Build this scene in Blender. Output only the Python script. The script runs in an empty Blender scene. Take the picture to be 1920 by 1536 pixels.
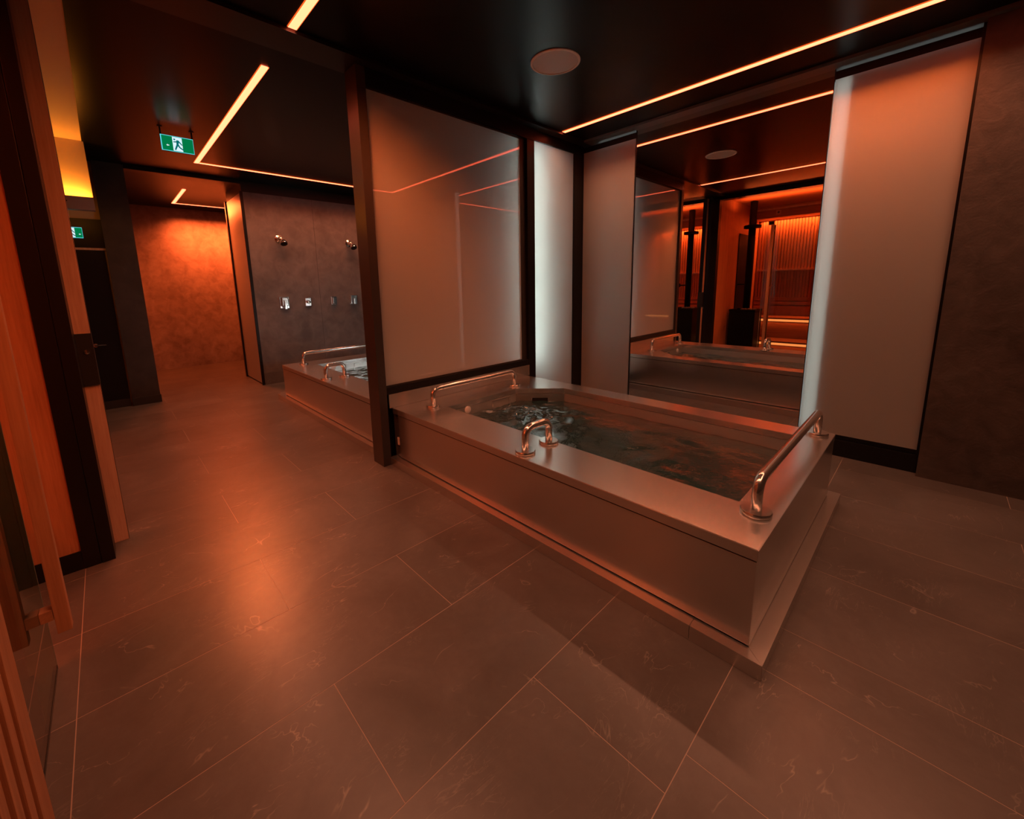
import bpy, bmesh, math, random
from mathutils import Vector, Matrix, noise
from mathutils.geometry import tessellate_polygon
random.seed(7)
SC = bpy.context.scene
COL = SC.collection

# ------------------------------------------------------------------ camera
cam_d = bpy.data.cameras.new('camera')
cam = bpy.data.objects.new('camera', cam_d)
COL.objects.link(cam)
RIGHT = Vector((0.68903, 0.72442, -0.02142))
FWD = Vector((-0.71668, 0.67657, -0.16891))
RIGHT.normalize(); FWD.normalize()
DOWN = FWD.cross(RIGHT); DOWN.normalize()
RIGHT = DOWN.cross(FWD)
H_CAM = 1.4
cam.matrix_world = Matrix(((RIGHT.x, -DOWN.x, -FWD.x, 0), (RIGHT.y, -DOWN.y, -FWD.y, 0),
                           (RIGHT.z, -DOWN.z, -FWD.z, H_CAM), (0, 0, 0, 1)))
cam_d.sensor_fit = 'HORIZONTAL'
cam_d.sensor_width = 36.0
cam_d.lens = 772.1 / 1920 * 36.0
cam_d.shift_x = (960 - 934.36) / 1920
cam_d.shift_y = (668.98 - 768) / 1920
cam_d.clip_start = 0.02
SC.camera = cam

# ------------------------------------------------------------------ world, exposure
w = bpy.data.worlds.new('world'); SC.world = w
w.use_nodes = True
w.node_tree.nodes['Background'].inputs[0].default_value = (0, 0, 0, 1)
w.node_tree.nodes['Background'].inputs[1].default_value = 0.0
SC.view_settings.view_transform = 'Standard'
SC.view_settings.look = 'None'
SC.view_settings.gamma = 1.0
SC.view_settings.use_curve_mapping = False
SC.view_settings.exposure = 0.0
SC.cycles.use_denoising = True
SC.cycles.max_bounces = 10
SC.cycles.diffuse_bounces = 5
SC.cycles.glossy_bounces = 6
SC.cycles.transmission_bounces = 6
SC.cycles.transparent_max_bounces = 12
SC.cycles.sample_clamp_indirect = 6.0
SC.cycles.caustics_refractive = False

ORANGE = (1.0, 0.17, 0.036)     # added wash lamps along the ceiling strips
WARM = (1.0, 0.385, 0.20)       # ceiling strips, straight down
RED = (1.0, 0.13, 0.025)        # sauna strips
AMBER = (1.0, 0.31, 0.03)       # cove in the lobby
WHITE = (0.92, 1.0, 0.97)       # tubes behind the frosted glass
P_STRIP = 5.9                  # watts per metre of ceiling strip
SPREAD = math.radians(116)

# ------------------------------------------------------------------ materials
MATS = {}
def new_mat(name):
    m = bpy.data.materials.new(name); m.use_nodes = True
    nt = m.node_tree; nt.nodes.clear()
    out = nt.nodes.new('ShaderNodeOutputMaterial')
    MATS[name] = m
    return m, nt, out
def N(nt, t, **kw):
    n = nt.nodes.new(t)
    for k, v in kw.items():
        if k in n.inputs: n.inputs[k].default_value = v
        else: setattr(n, k, v)
    return n
def rgb(c): return (c[0], c[1], c[2], 1)
def plain(name, c, rough=.5, metal=0., spec=.5):
    m, nt, out = new_mat(name)
    p = N(nt, 'ShaderNodeBsdfPrincipled')
    p.inputs['Base Color'].default_value = rgb(c); p.inputs['Roughness'].default_value = rough
    p.inputs['Metallic'].default_value = metal; p.inputs['Specular IOR Level'].default_value = spec
    nt.links.new(p.outputs[0], out.inputs[0]); return m
def emit(name, c, s):
    m, nt, out = new_mat(name)
    e = N(nt, 'ShaderNodeEmission'); e.inputs[0].default_value = rgb(c); e.inputs[1].default_value = s
    nt.links.new(e.outputs[0], out.inputs[0]); return m
def ramp(nt, src, stops):
    r = nt.nodes.new('ShaderNodeValToRGB'); nt.links.new(src, r.inputs[0])
    el = r.color_ramp.elements
    while len(el) < len(stops): el.new(.5)
    for e, (p, c) in zip(el, stops): e.position = p; e.color = rgb(c) if len(c) == 3 else c
    return r
def position(nt, scale):
    g = nt.nodes.new('ShaderNodeNewGeometry'); mp = nt.nodes.new('ShaderNodeMapping')
    mp.inputs['Scale'].default_value = scale
    nt.links.new(g.outputs['Position'], mp.inputs['Vector']); return mp.outputs[0]
def noise_n(nt, vec, scale, detail=4, rough=.5, dist=0.):
    n = nt.nodes.new('ShaderNodeTexNoise'); nt.links.new(vec, n.inputs['Vector'])
    n.inputs['Scale'].default_value = scale; n.inputs['Detail'].default_value = detail
    n.inputs['Roughness'].default_value = rough; n.inputs['Distortion'].default_value = dist
    return n.outputs[0]

def steel(name, c=(.70, .675, .65), r=.32, stretch=(1, 1, 1)):
    m, nt, out = new_mat(name)
    p = N(nt, 'ShaderNodeBsdfPrincipled'); p.inputs['Metallic'].default_value = .93
    p.inputs['Roughness'].default_value = r
    p.inputs['Base Color'].default_value = rgb(c)
    nt.links.new(p.outputs[0], out.inputs[0]); return m

def plaster(name, c0, c1, rough=.55, scale=1.6, bump=.25):
    m, nt, out = new_mat(name)
    p = N(nt, 'ShaderNodeBsdfPrincipled'); p.inputs['Roughness'].default_value = rough
    v = position(nt, (1, 1, 1))
    a = noise_n(nt, v, scale, 6, .6, .5); b = noise_n(nt, v, scale * 4, 4, .55, .7)
    c = noise_n(nt, v, 70, 3, .6)
    mx = nt.nodes.new('ShaderNodeMix'); mx.data_type = 'FLOAT'; mx.inputs[0].default_value = .45
    nt.links.new(a, mx.inputs[2]); nt.links.new(b, mx.inputs[3])
    r = ramp(nt, mx.outputs[0], [(.34, c0), (.64, c1)])
    nt.links.new(r.outputs[0], p.inputs['Base Color'])
    add = N(nt, 'ShaderNodeMath', operation='MULTIPLY_ADD'); add.inputs[1].default_value = .25
    nt.links.new(c, add.inputs[0]); nt.links.new(b, add.inputs[2])
    bp = N(nt, 'ShaderNodeBump'); bp.inputs['Strength'].default_value = bump; bp.inputs['Distance'].default_value = .01
    nt.links.new(add.outputs[0], bp.inputs['Height']); nt.links.new(bp.outputs[0], p.inputs['Normal'])
    nt.links.new(p.outputs[0], out.inputs[0]); return m

def wood(name, c0, c1, axis='z', rough=.5):
    m, nt, out = new_mat(name)
    p = N(nt, 'ShaderNodeBsdfPrincipled'); p.inputs['Roughness'].default_value = rough
    st = {'z': (1, 1, .05), 'x': (.05, 1, 1), 'y': (1, .05, 1)}[axis]
    v = position(nt, st)
    a = noise_n(nt, v, 26, 5, .6, .6); b = noise_n(nt, v, 120, 3, .6, .2)
    k = noise_n(nt, position(nt, (1, 1, .35)), 9, 1, .4)
    mx = nt.nodes.new('ShaderNodeMix'); mx.data_type = 'FLOAT'; mx.inputs[0].default_value = .35
    nt.links.new(a, mx.inputs[2]); nt.links.new(b, mx.inputs[3])
    r = ramp(nt, mx.outputs[0], [(.3, c0), (.68, c1)])
    kr = ramp(nt, k, [(.17, (.25, .2, .15)), (.21, (1, 1, 1))])
    mul = nt.nodes.new('ShaderNodeMix'); mul.data_type = 'RGBA'; mul.blend_type = 'MULTIPLY'; mul.inputs[0].default_value = 1
    nt.links.new(r.outputs[0], mul.inputs[6]); nt.links.new(kr.outputs[0], mul.inputs[7])
    nt.links.new(mul.outputs[2], p.inputs['Base Color'])
    bp = N(nt, 'ShaderNodeBump'); bp.inputs['Strength'].default_value = .12; bp.inputs['Distance'].default_value = .003
    nt.links.new(b, bp.inputs['Height']); nt.links.new(bp.outputs[0], p.inputs['Normal'])
    nt.links.new(p.outputs[0], out.inputs[0]); return m

def stone_tile(name):
    m, nt, out = new_mat(name)
    p = N(nt, 'ShaderNodeBsdfPrincipled')
    v = position(nt, (1, 1, 1)); vs = position(nt, (1.0, .55, 1))
    a = noise_n(nt, v, 2.3, 7, .62, .8); b = noise_n(nt, v, 26, 5, .65, .3); g = noise_n(nt, v, 150, 2, .6)
    mx = nt.nodes.new('ShaderNodeMix'); mx.data_type = 'FLOAT'; mx.inputs[0].default_value = .22
    nt.links.new(a, mx.inputs[2]); nt.links.new(b, mx.inputs[3])
    base = ramp(nt, mx.outputs[0], [(.34, (.082, .071, .064)), (.52, (.105, .093, .085)), (.70, (.135, .12, .11))])
    # thin pale veins where a warped noise crosses its middle
    vn = noise_n(nt, vs, 2.6, 4, .55, 1.8)
    sub = N(nt, 'ShaderNodeMath', operation='SUBTRACT'); sub.inputs[1].default_value = .5; nt.links.new(vn, sub.inputs[0])
    ab = N(nt, 'ShaderNodeMath', operation='ABSOLUTE'); nt.links.new(sub.outputs[0], ab.inputs[0])
    vr = ramp(nt, ab.outputs[0], [(0, (1, 1, 1)), (.0055, (0, 0, 0))])
    gate = ramp(nt, noise_n(nt, v, 5.5, 3, .6, 0), [(.5, (0, 0, 0)), (.62, (1, 1, 1))])
    mul = N(nt, 'ShaderNodeMath', operation='MULTIPLY'); nt.links.new(vr.outputs[0], mul.inputs[0]); nt.links.new(gate.outputs[0], mul.inputs[1])
    # short brushed streaks running one way across the stone
    rt = nt.nodes.new('ShaderNodeMapping'); rt.inputs['Rotation'].default_value = (0, 0, math.radians(-28)); rt.inputs['Scale'].default_value = (7.0, 1.6, 1)
    g0 = nt.nodes.new('ShaderNodeNewGeometry'); nt.links.new(g0.outputs['Position'], rt.inputs['Vector'])
    s1 = noise_n(nt, rt.outputs[0], 2.4, 5, .6, 1.2)
    s2 = N(nt, 'ShaderNodeMath', operation='SUBTRACT'); s2.inputs[1].default_value = .5; nt.links.new(s1, s2.inputs[0])
    s3 = N(nt, 'ShaderNodeMath', operation='ABSOLUTE'); nt.links.new(s2.outputs[0], s3.inputs[0])
    s4 = ramp(nt, s3.outputs[0], [(0, (.6, .6, .6)), (.012, (0, 0, 0))])
    gate2 = ramp(nt, noise_n(nt, v, 3.1, 4, .6, 0), [(.52, (0, 0, 0)), (.66, (1, 1, 1))])
    s5 = N(nt, 'ShaderNodeMath', operation='MULTIPLY'); nt.links.new(s4.outputs[0], s5.inputs[0]); nt.links.new(gate2.outputs[0], s5.inputs[1])
    s6 = N(nt, 'ShaderNodeMath', operation='MAXIMUM'); nt.links.new(s5.outputs[0], s6.inputs[0]); nt.links.new(mul.outputs[0], s6.inputs[1])
    mm = N(nt, 'ShaderNodeMath', operation='MULTIPLY'); mm.inputs[1].default_value = .42; nt.links.new(s6.outputs[0], mm.inputs[0])
    cm = nt.nodes.new('ShaderNodeMix'); cm.data_type = 'RGBA'
    nt.links.new(mm.outputs[0], cm.inputs[0]); nt.links.new(base.outputs[0], cm.inputs[6])
    cm.inputs[7].default_value = (.42, .36, .31, 1)
    oi = nt.nodes.new('ShaderNodeObjectInfo'); orr = ramp(nt, oi.outputs['Random'], [(0, (.9, .9, .9)), (1, (1.08, 1.08, 1.08))])
    m2 = nt.nodes.new('ShaderNodeMix'); m2.data_type = 'RGBA'; m2.blend_type = 'MULTIPLY'; m2.inputs[0].default_value = 1
    nt.links.new(cm.outputs[2], m2.inputs[6]); nt.links.new(orr.outputs[0], m2.inputs[7])
    nt.links.new(m2.outputs[2], p.inputs['Base Color'])
    rr = nt.nodes.new('ShaderNodeMapRange'); nt.links.new(b, rr.inputs[0])
    rr.inputs[3].default_value = .30; rr.inputs[4].default_value = .36
    nt.links.new(rr.outputs[0], p.inputs['Roughness'])
    ad = N(nt, 'ShaderNodeMath', operation='MULTIPLY_ADD'); ad.inputs[1].default_value = .3
    nt.links.new(g, ad.inputs[0]); nt.links.new(b, ad.inputs[2])
    bp = N(nt, 'ShaderNodeBump'); bp.inputs['Strength'].default_value = .05; bp.inputs['Distance'].default_value = .003
    nt.links.new(ad.outputs[0], bp.inputs['Height']); nt.links.new(bp.outputs[0], p.inputs['Normal'])
    nt.links.new(p.outputs[0], out.inputs[0]); return m

def frosted(name, dif, tra, fac, rough=.04, ior=1.75):
    m, nt, out = new_mat(name)
    d = N(nt, 'ShaderNodeBsdfDiffuse'); d.inputs[0].default_value = rgb(dif)
    t = N(nt, 'ShaderNodeBsdfTranslucent'); t.inputs[0].default_value = rgb(tra)
    g = N(nt, 'ShaderNodeBsdfGlossy'); g.inputs['Roughness'].default_value = rough; g.inputs[0].default_value = (1, 1, 1, 1)
    m1 = N(nt, 'ShaderNodeMixShader'); m1.inputs[0].default_value = fac
    nt.links.new(d.outputs[0], m1.inputs[1]); nt.links.new(t.outputs[0], m1.inputs[2])
    f = N(nt, 'ShaderNodeFresnel'); f.inputs[0].default_value = ior
    m2 = N(nt, 'ShaderNodeMixShader'); nt.links.new(f.outputs[0], m2.inputs[0])
    nt.links.new(m1.outputs[0], m2.inputs[1]); nt.links.new(g.outputs[0], m2.inputs[2])
    nt.links.new(m2.outputs[0], out.inputs[0]); return m

def clear_glass(name, tint, ior=1.45, rough=0.0):
    m, nt, out = new_mat(name)
    t = N(nt, 'ShaderNodeBsdfTransparent'); t.inputs[0].default_value = rgb(tint)
    g = N(nt, 'ShaderNodeBsdfGlossy'); g.inputs['Roughness'].default_value = rough; g.inputs[0].default_value = (1, 1, 1, 1)
    f = N(nt, 'ShaderNodeFresnel'); f.inputs[0].default_value = ior
    m2 = N(nt, 'ShaderNodeMixShader'); nt.links.new(f.outputs[0], m2.inputs[0])
    nt.links.new(t.outputs[0], m2.inputs[1]); nt.links.new(g.outputs[0], m2.inputs[2])
    nt.links.new(m2.outputs[0], out.inputs[0]); return m

M_STEEL = steel('brushed_steel', r=.25, stretch=(.06, 1, 1))
M_STEELY = steel('brushed_steel_cross', r=.25, stretch=(1, .06, 1))
M_TUBE = steel('satin_steel_tube', c=(.68, .65, .62), r=.2)
M_BASIN = steel('basin_steel', c=(.66, .64, .61), r=.4)
M_CHROME = plain('chrome', (.88, .88, .88), .16, 1.)
M_BLACK = plain('black_metal', (.006, .0055, .0055), .36, 0, .35)
M_CEIL = plain('black_ceiling_paint', (.0035, .0033, .0033), .3, 0, .14)
M_BRONZE = plain('dark_bronze_metal', (.045, .038, .035), .3)
M_CEILB = plain('black_beam_paint', (.012, .011, .011), .33, 0, .4)
M_SOFFIT = plain('dark_soffit_paint', (.11, .108, .105), .36)
M_SLOT = plain('black_slot', (.004, .004, .004), .7)
M_SKIRT = plain('dark_skirting', (.03, .025, .022), .45)
M_GROUT = plain('pale_grout', (.36, .28, .23), .8)
M_TILE = stone_tile('stone_tile')
M_PL_DARK = plaster('dark_plaster', (.022, .017, .014), (.05, .038, .032), .55)
M_PL_SHOWER = plaster('shower_wall_plaster', (.095, .084, .077), (.19, .168, .154), .5)
M_PL_WARM = plaster('corridor_plaster', (.17, .125, .105), (.34, .28, .25), .6, 2.2, .12)
M_PL_BROWN = plaster('brown_plaster', (.045, .034, .029), (.10, .078, .066), .55, 2.4, .35)
M_MIRROR = plain('mirror_silver', (.80, .80, .79), .0, 1.)
M_FROST = frosted('frosted_glass', (.72, .67, .62), (.84, .90, .87), .66, .0, 1.8)
M_FROST_W = frosted('frosted_wall_glass', (.62, .58, .54), (.84, .90, .87), .62, .34)
M_GLASS = clear_glass('clear_glass', (.90, .95, .92))
M_GEDGE = plain('green_glass_edge', (.20, .27, .23), .2)
M_CEDAR = wood('cedar', (.27, .115, .052), (.46, .225, .11))
M_CEDARX = wood('cedar_lengthwise', (.24, .10, .045), (.42, .20, .095), 'x')
M_PINE = wood('pale_timber', (.40, .235, .165), (.60, .40, .30))
M_STOVE = plain('black_stove_steel', (.004, .004, .004), .6, 0, .15)
M_STONE = plaster('stove_stone', (.05, .045, .04), (.12, .11, .1), .8, 14)
M_GRILLE = plain('grey_speaker_mesh', (.55, .55, .55), .6)
M_SPRING = plain('pale_speaker_ring', (.85, .84, .83), .45)
M_AMBERW = plain('lobby_paint', (.6, .44, .27), .6)
M_GREYBAR = plain('grey_metal_pelmet', (.32, .31, .30), .45)
M_LENS = plain('pale_lens', (.85, .80, .74), .35)
M_TAG = plain('white_label', (.75, .72, .68), .5)
M_LED = emit('strip_diffuser', (1.0, .113, .049), 7.6)
M_HALO = emit('strip_halo_glow', (1.0, .10, .012), 1.3)  # orange halo around the strips, put in as a glowing border
M_LEDR = emit('sauna_strip', (1.0, .25, .06), 1.6)
M_TUBEW = emit('white_tube', WHITE, 25.0)
M_TUBEW2 = emit('white_tube_soft', WHITE, 2.4)
M_TUBEW3 = emit('white_tube_slot', WHITE, 2.2)
M_SGREEN = emit('sign_green', (.0, .22, .07), .85)
M_SWHITE = emit('sign_white', (.75, .95, 1.0), .95)
M_SEDGE = emit('sign_edge', (.12, .72, .80), .95)
M_SMAN = emit('sign_teal', (.0, .17, .18), .8)
def water_mat():
    m, nt, out = new_mat('pool_water')
    t0 = N(nt, 'ShaderNodeBsdfTransparent'); t0.inputs[0].default_value = (.22, .36, .35, 1)
    td = N(nt, 'ShaderNodeBsdfDiffuse'); td.inputs[0].default_value = (.028, .07, .072, 1)
    t = N(nt, 'ShaderNodeMixShader'); t.inputs[0].default_value = .62
    nt.links.new(t0.outputs[0], t.inputs[1]); nt.links.new(td.outputs[0], t.inputs[2])
    g = N(nt, 'ShaderNodeBsdfGlossy'); g.inputs['Roughness'].default_value = .03; g.inputs[0].default_value = (1, 1, 1, 1)
    f = N(nt, 'ShaderNodeFresnel'); f.inputs[0].default_value = 1.6
    n = noise_n(nt, position(nt, (1, 1, 1)), 34, 3, .5, .6)
    b = N(nt, 'ShaderNodeBump'); b.inputs['Strength'].default_value = .35; b.inputs['Distance'].default_value = .006
    nt.links.new(n, b.inputs['Height']); nt.links.new(b.outputs[0], g.inputs['Normal']); nt.links.new(b.outputs[0], f.inputs['Normal'])
    m2 = N(nt, 'ShaderNodeMixShader'); nt.links.new(f.outputs[0], m2.inputs[0])
    nt.links.new(t.outputs[0], m2.inputs[1]); nt.links.new(g.outputs[0], m2.inputs[2])
    nt.links.new(m2.outputs[0], out.inputs[0]); return m
M_WATER = water_mat()

# ------------------------------------------------------------------ builders
def wloc(o):
    v = Vector((0, 0, 0))
    while o: v += o.location; o = o.parent
    return v
def link(name, me, mat, loc, parent=None):
    o = bpy.data.objects.new(name, me); COL.objects.link(o)
    if mat and not me.materials: me.materials.append(mat)
    if parent: o.parent = parent; o.location = Vector(loc) - wloc(parent)
    else: o.location = loc
    return o
def tag(o, label=None, cat=None, group=None, kind=None):
    if label: o['label'] = label
    if cat: o['category'] = cat
    if group: o['group'] = group
    if kind: o['kind'] = kind
    return o
def thing(name, loc, label, cat, group=None):
    o = bpy.data.objects.new(name, None); COL.objects.link(o); o.location = loc
    o.empty_display_size = .1
    return tag(o, label, cat, group)
def struct(o): o['kind'] = 'structure'; return o
def finish(bm, name, smooth=False):
    me = bpy.data.meshes.new(name); bm.to_mesh(me); bm.free()
    if smooth:
        for p in me.polygons: p.use_smooth = True
    return me
def box(name, x0, x1, y0, y1, z0, z1, mat, parent=None, bev=0.0):
    bm = bmesh.new(); bmesh.ops.create_cube(bm, size=1)
    bmesh.ops.scale(bm, vec=(abs(x1 - x0), abs(y1 - y0), abs(z1 - z0)), verts=bm.verts)
    if bev: bmesh.ops.bevel(bm, geom=list(bm.edges), offset=bev, segments=2, affect='EDGES', profile=.7)
    return link(name, finish(bm, name), mat, ((x0 + x1) / 2, (y0 + y1) / 2, (z0 + z1) / 2), parent)
def multibox(name, boxes, mat, parent=None):
    bm = bmesh.new()
    for x0, x1, y0, y1, z0, z1 in boxes:
        r = bmesh.ops.create_cube(bm, size=1)
        bmesh.ops.scale(bm, vec=(x1 - x0, y1 - y0, z1 - z0), verts=r['verts'])
        bmesh.ops.translate(bm, vec=((x0 + x1) / 2, (y0 + y1) / 2, (z0 + z1) / 2), verts=r['verts'])
    c = Vector(((boxes[0][0] + boxes[0][1]) / 2, (boxes[0][2] + boxes[0][3]) / 2, boxes[0][4]))
    bmesh.ops.translate(bm, vec=-c, verts=bm.verts)
    return link(name, finish(bm, name), mat, c, parent)
def prism(name, loops, z0, z1, mat, parent=None, bev=0.0):
    """horizontal polygon (first loop outer, others holes) pulled from z0 to z1"""
    ox, oy = loops[0][0]
    pts = [[Vector((x - ox, y - oy, 0)) for x, y in l] for l in loops]
    tris = tessellate_polygon(pts)
    flat = [p for l in pts for p in l]
    bm = bmesh.new()
    lo = [bm.verts.new((p.x, p.y, 0)) for p in flat]; hi = [bm.verts.new((p.x, p.y, z1 - z0)) for p in flat]
    for a, b, c in tris:
        bm.faces.new((hi[a], hi[b], hi[c])); bm.faces.new((lo[c], lo[b], lo[a]))
    k = 0
    for l in pts:
        n = len(l)
        for i in range(n):
            a, b = k + i, k + (i + 1) % n
            bm.faces.new((lo[a], lo[b], hi[b], hi[a]))
        k += n
    bmesh.ops.recalc_face_normals(bm, faces=bm.faces)
    bmesh.ops.dissolve_limit(bm, angle_limit=.01, verts=bm.verts, edges=bm.edges)
    if bev:
        ed = [e for e in bm.edges if e.calc_face_angle(0) > .3]
        bmesh.ops.bevel(bm, geom=ed, offset=bev, segments=2, affect='EDGES', clamp_overlap=True)
    return link(name, finish(bm, name), mat, (ox, oy, z0), parent)
def lathe(name, prof, mat, loc, parent=None, seg=32, axis='z', smooth=True):
    bm = bmesh.new(); rings = []
    for r, z in prof:
        rings.append([bm.verts.new((max(r, 1e-5) * math.cos(2 * math.pi * i / seg), max(r, 1e-5) * math.sin(2 * math.pi * i / seg), z)) for i in range(seg)])
    for a, b in zip(rings, rings[1:]):
        for i in range(seg):
            bm.faces.new((a[i], a[(i + 1) % seg], b[(i + 1) % seg], b[i]))
    bm.faces.new(rings[0][::-1]); bm.faces.new(rings[-1])
    bmesh.ops.remove_doubles(bm, verts=bm.verts, dist=1e-5)
    bmesh.ops.recalc_face_normals(bm, faces=bm.faces)
    if axis == 'x': bmesh.ops.rotate(bm, matrix=Matrix.Rotation(math.pi / 2, 3, 'Y'), verts=bm.verts)
    if axis == 'y': bmesh.ops.rotate(bm, matrix=Matrix.Rotation(-math.pi / 2, 3, 'X'), verts=bm.verts)
    me = finish(bm, name)
    if smooth:
        for p in me.polygons: p.use_smooth = len(p.vertices) <= 4
        try: me.set_sharp_from_angle(angle=math.radians(40))
        except Exception: pass
    return link(name, me, mat, loc, parent)
def fillet(pts, r, n=7):
    out = [Vector(pts[0])]
    for a, b, c in zip(pts, pts[1:], pts[2:]):
        a, b, c = Vector(a), Vector(b), Vector(c)
        u, v = (a - b).normalized(), (c - b).normalized()
        ang = u.angle(v); d = r / math.tan(ang / 2)
        p, q = b + u * d, b + v * d
        cen = b + (u + v).normalized() * (r / math.sin(ang / 2))
        for i in range(n + 1):
            t = i / n
            out.append(cen + (p - cen).slerp(q - cen, t).normalized() * r)
    out.append(Vector(pts[-1])); return out
def tube(name, path, rad, mat, parent=None, seg=16):
    path = [Vector(p) for p in path]; c0 = path[0].copy()
    bm = bmesh.new(); rings = []
    ref = None
    for i, p in enumerate(path):
        t = ((path[min(i + 1, len(path) - 1)] - p).normalized() + (p - path[max(i - 1, 0)]).normalized()).normalized()
        if ref is None:
            ref = Vector((1, 0, 0)) if abs(t.x) < .9 else Vector((0, 1, 0))
        ref = (ref - t * ref.dot(t)).normalized(); bi = t.cross(ref)
        rings.append([bm.verts.new(p - c0 + (ref * math.cos(2 * math.pi * k / seg) + bi * math.sin(2 * math.pi * k / seg)) * rad) for k in range(seg)])
    for a, b in zip(rings, rings[1:]):
        for k in range(seg): bm.faces.new((a[k], a[(k + 1) % seg], b[(k + 1) % seg], b[k]))
    bm.faces.new(rings[0][::-1]); bm.faces.new(rings[-1])
    bmesh.ops.recalc_face_normals(bm, faces=bm.faces)
    me = finish(bm, name, True)
    return link(name, me, mat, c0, parent)
def area(name, loc, sx, sy, watts, color, rot=(0, 0, 0), spread=math.pi, parent=None):
    l = bpy.data.lights.new(name, 'AREA'); l.shape = 'RECTANGLE'; l.size = sx; l.size_y = sy
    l.energy = watts; l.color = color; l.spread = spread
    o = bpy.data.objects.new(name, l); COL.objects.link(o)
    o.rotation_euler = rot
    if parent: o.parent = parent; o.location = Vector(loc) - wloc(parent)
    else: o.location = loc
    return o

# ================================================================== THE SETTING
CZ = 2.93       # ceiling height
MY = 4.10       # plane of mirror and wall glass
# ---- floor with separate tiles
floor = struct(box('floor', -10.3, 3.1, -3.2, 4.6, -.06, -.0005, M_GROUT))
tile_cache = {}
def floor_tile(x0, x1, y0, y1):
    g = .0014
    w_, d_ = round(x1 - x0 - 2 * g, 4), round(y1 - y0 - 2 * g, 4)
    if w_ < .03 or d_ < .03: return
    key = (w_, d_)
    if key not in tile_cache:
        bm = bmesh.new(); bmesh.ops.create_cube(bm, size=1)
        bmesh.ops.scale(bm, vec=(w_, d_, .012), verts=bm.verts)
        tile_cache[key] = finish(bm, 'tile')
    o = link('tile', tile_cache[key], M_TILE, ((x0 + x1) / 2, (y0 + y1) / 2, -.006), floor)
COLW = .487
def under_tub(x0, x1, y0, y1):
    return (x0 > -2.9 and x1 < -.3 and y0 > 1.53 and y1 < 3.18) or (x0 > -5.8 and x1 < -3.1 and y0 > 1.53 and y1 < 3.18)
k = 0
while True:
    x1 = -.37 - COLW * k; x0 = x1 - COLW
    if x1 < -10.2: break
    x0 = max(x0, -10.25)
    ys = [-3.1, -2.65, -1.45, -.25] + ([.95, 2.15, 3.35] if k % 2 == 0 else [.42, 1.62, 2.82, 4.02]) + [4.45]
    for a, b in zip(ys, ys[1:]):
        if not under_tub(x0, x1, a, b): floor_tile(x0, x1, a, b)
    k += 1
rows = [-3.1, -2.65, -1.45, -.25, .13, .61, 1.09, 1.57, 1.83, 2.35, 2.84, 3.33, 3.82, 4.45]
for i, (a, b) in enumerate(zip(rows, rows[1:])):
    xs = [-.37, .83, 2.03, 3.05] if i % 2 else [-.37, .45, 1.65, 2.85, 3.05]
    for c, d in zip(xs, xs[1:]): floor_tile(c, d, a, b)

# ---- ceilings
struct(box('ceiling', -3.15, 3.1, -.40, 4.6, CZ, CZ + .08, M_CEIL))
o = struct(box('ceiling', -10.3, -3.15, .05, 4.6, CZ, CZ + .08, M_CEIL))
o = struct(box('ceiling', -6.13, -3.15, -.40, .05, CZ + .004, CZ + .08, M_AMBERW))
# perimeter drop along mirror wall and over the glass screen
SZ = 2.908
struct(box('trim_1', -2.80, 3.05, 3.985, 4.20, SZ, CZ, M_SOFFIT))
struct(box('trim_2', -3.06, -2.80, -.12, 4.20, SZ, CZ, M_CEILB))
# lintel and frame at the corridor opening
struct(box('trim_3', -7.0, -6.86, .378, 1.60, 2.885, CZ, M_BLACK))
# ---- walls
struct(box('wall_back', -9.95, -9.75, -.5, 4.6, 0, CZ, M_PL_WARM))
struct(box('wall_mirror', -10.0, 3.1, 4.32, 4.5, 0, 3.0, M_BLACK))
struct(box('wall_right', .036, 3.1, 4.03, 4.32, 0, CZ, M_PL_BROWN))
struct(box('wall_end', 2.9, 3.1, -.4, 4.03, 0, CZ, M_PL_BROWN))
struct(box('wall_corridor', -9.75, -7.1, .16, .34, 0, CZ, M_PL_WARM))
# partition that carries the showers, with its panelled end
part = struct(box('wall_shower', -7.82, -6.875, 1.60, 4.32, 0, CZ, M_BLACK))
p1 = box('wall_panel', -6.876, -6.87, 1.612, 2.549, .18, 2.785, M_PL_SHOWER, part)
p2 = box('wall_panel', -6.876, -6.87, 2.553, 4.30, .18, 2.785, M_PL_SHOWER, part)
box('tile_upstand', -6.876, -6.862, 1.612, 4.30, 0, .178, M_TILE, part)
box('corner_trim', -6.885, -6.862, 1.574, 1.612, 0, 2.79, M_BLACK, part, .002)
box('corner_trim', -7.86, -7.80, 1.57, 1.61, 0, 2.79, M_BLACK, part, .002)
# column beside the black door
col = struct(box('wall_column', -7.15, -6.87, .10, .378, 0, CZ, M_PL_DARK))
box('skirting', -7.15, -6.855, .10, .386, 0, .10, M_SKIRT, col, .002)
# black lobby end wall with door
lob = struct(box('wall_lobby', -7.1, -6.93, -.45, .10, 0, 3.3, M_AMBERW))
box('bulkhead_panel', -6.93, -6.91, -.45, .10, 1.945, 2.275, M_BLACK, lob)
box('timber_trim', -6.93, -6.90, -.45, .10, 1.92, 1.945, M_PINE, lob)
bulk = struct(box('wall_bulkhead', -6.2, -6.11, -.45, .062, 2.34, 3.0, M_AMBERW))
struct(box('wall_lobby_side', -6.9, -5.45, -.60, -.40, 0, 3.3, M_BLACK))

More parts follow.
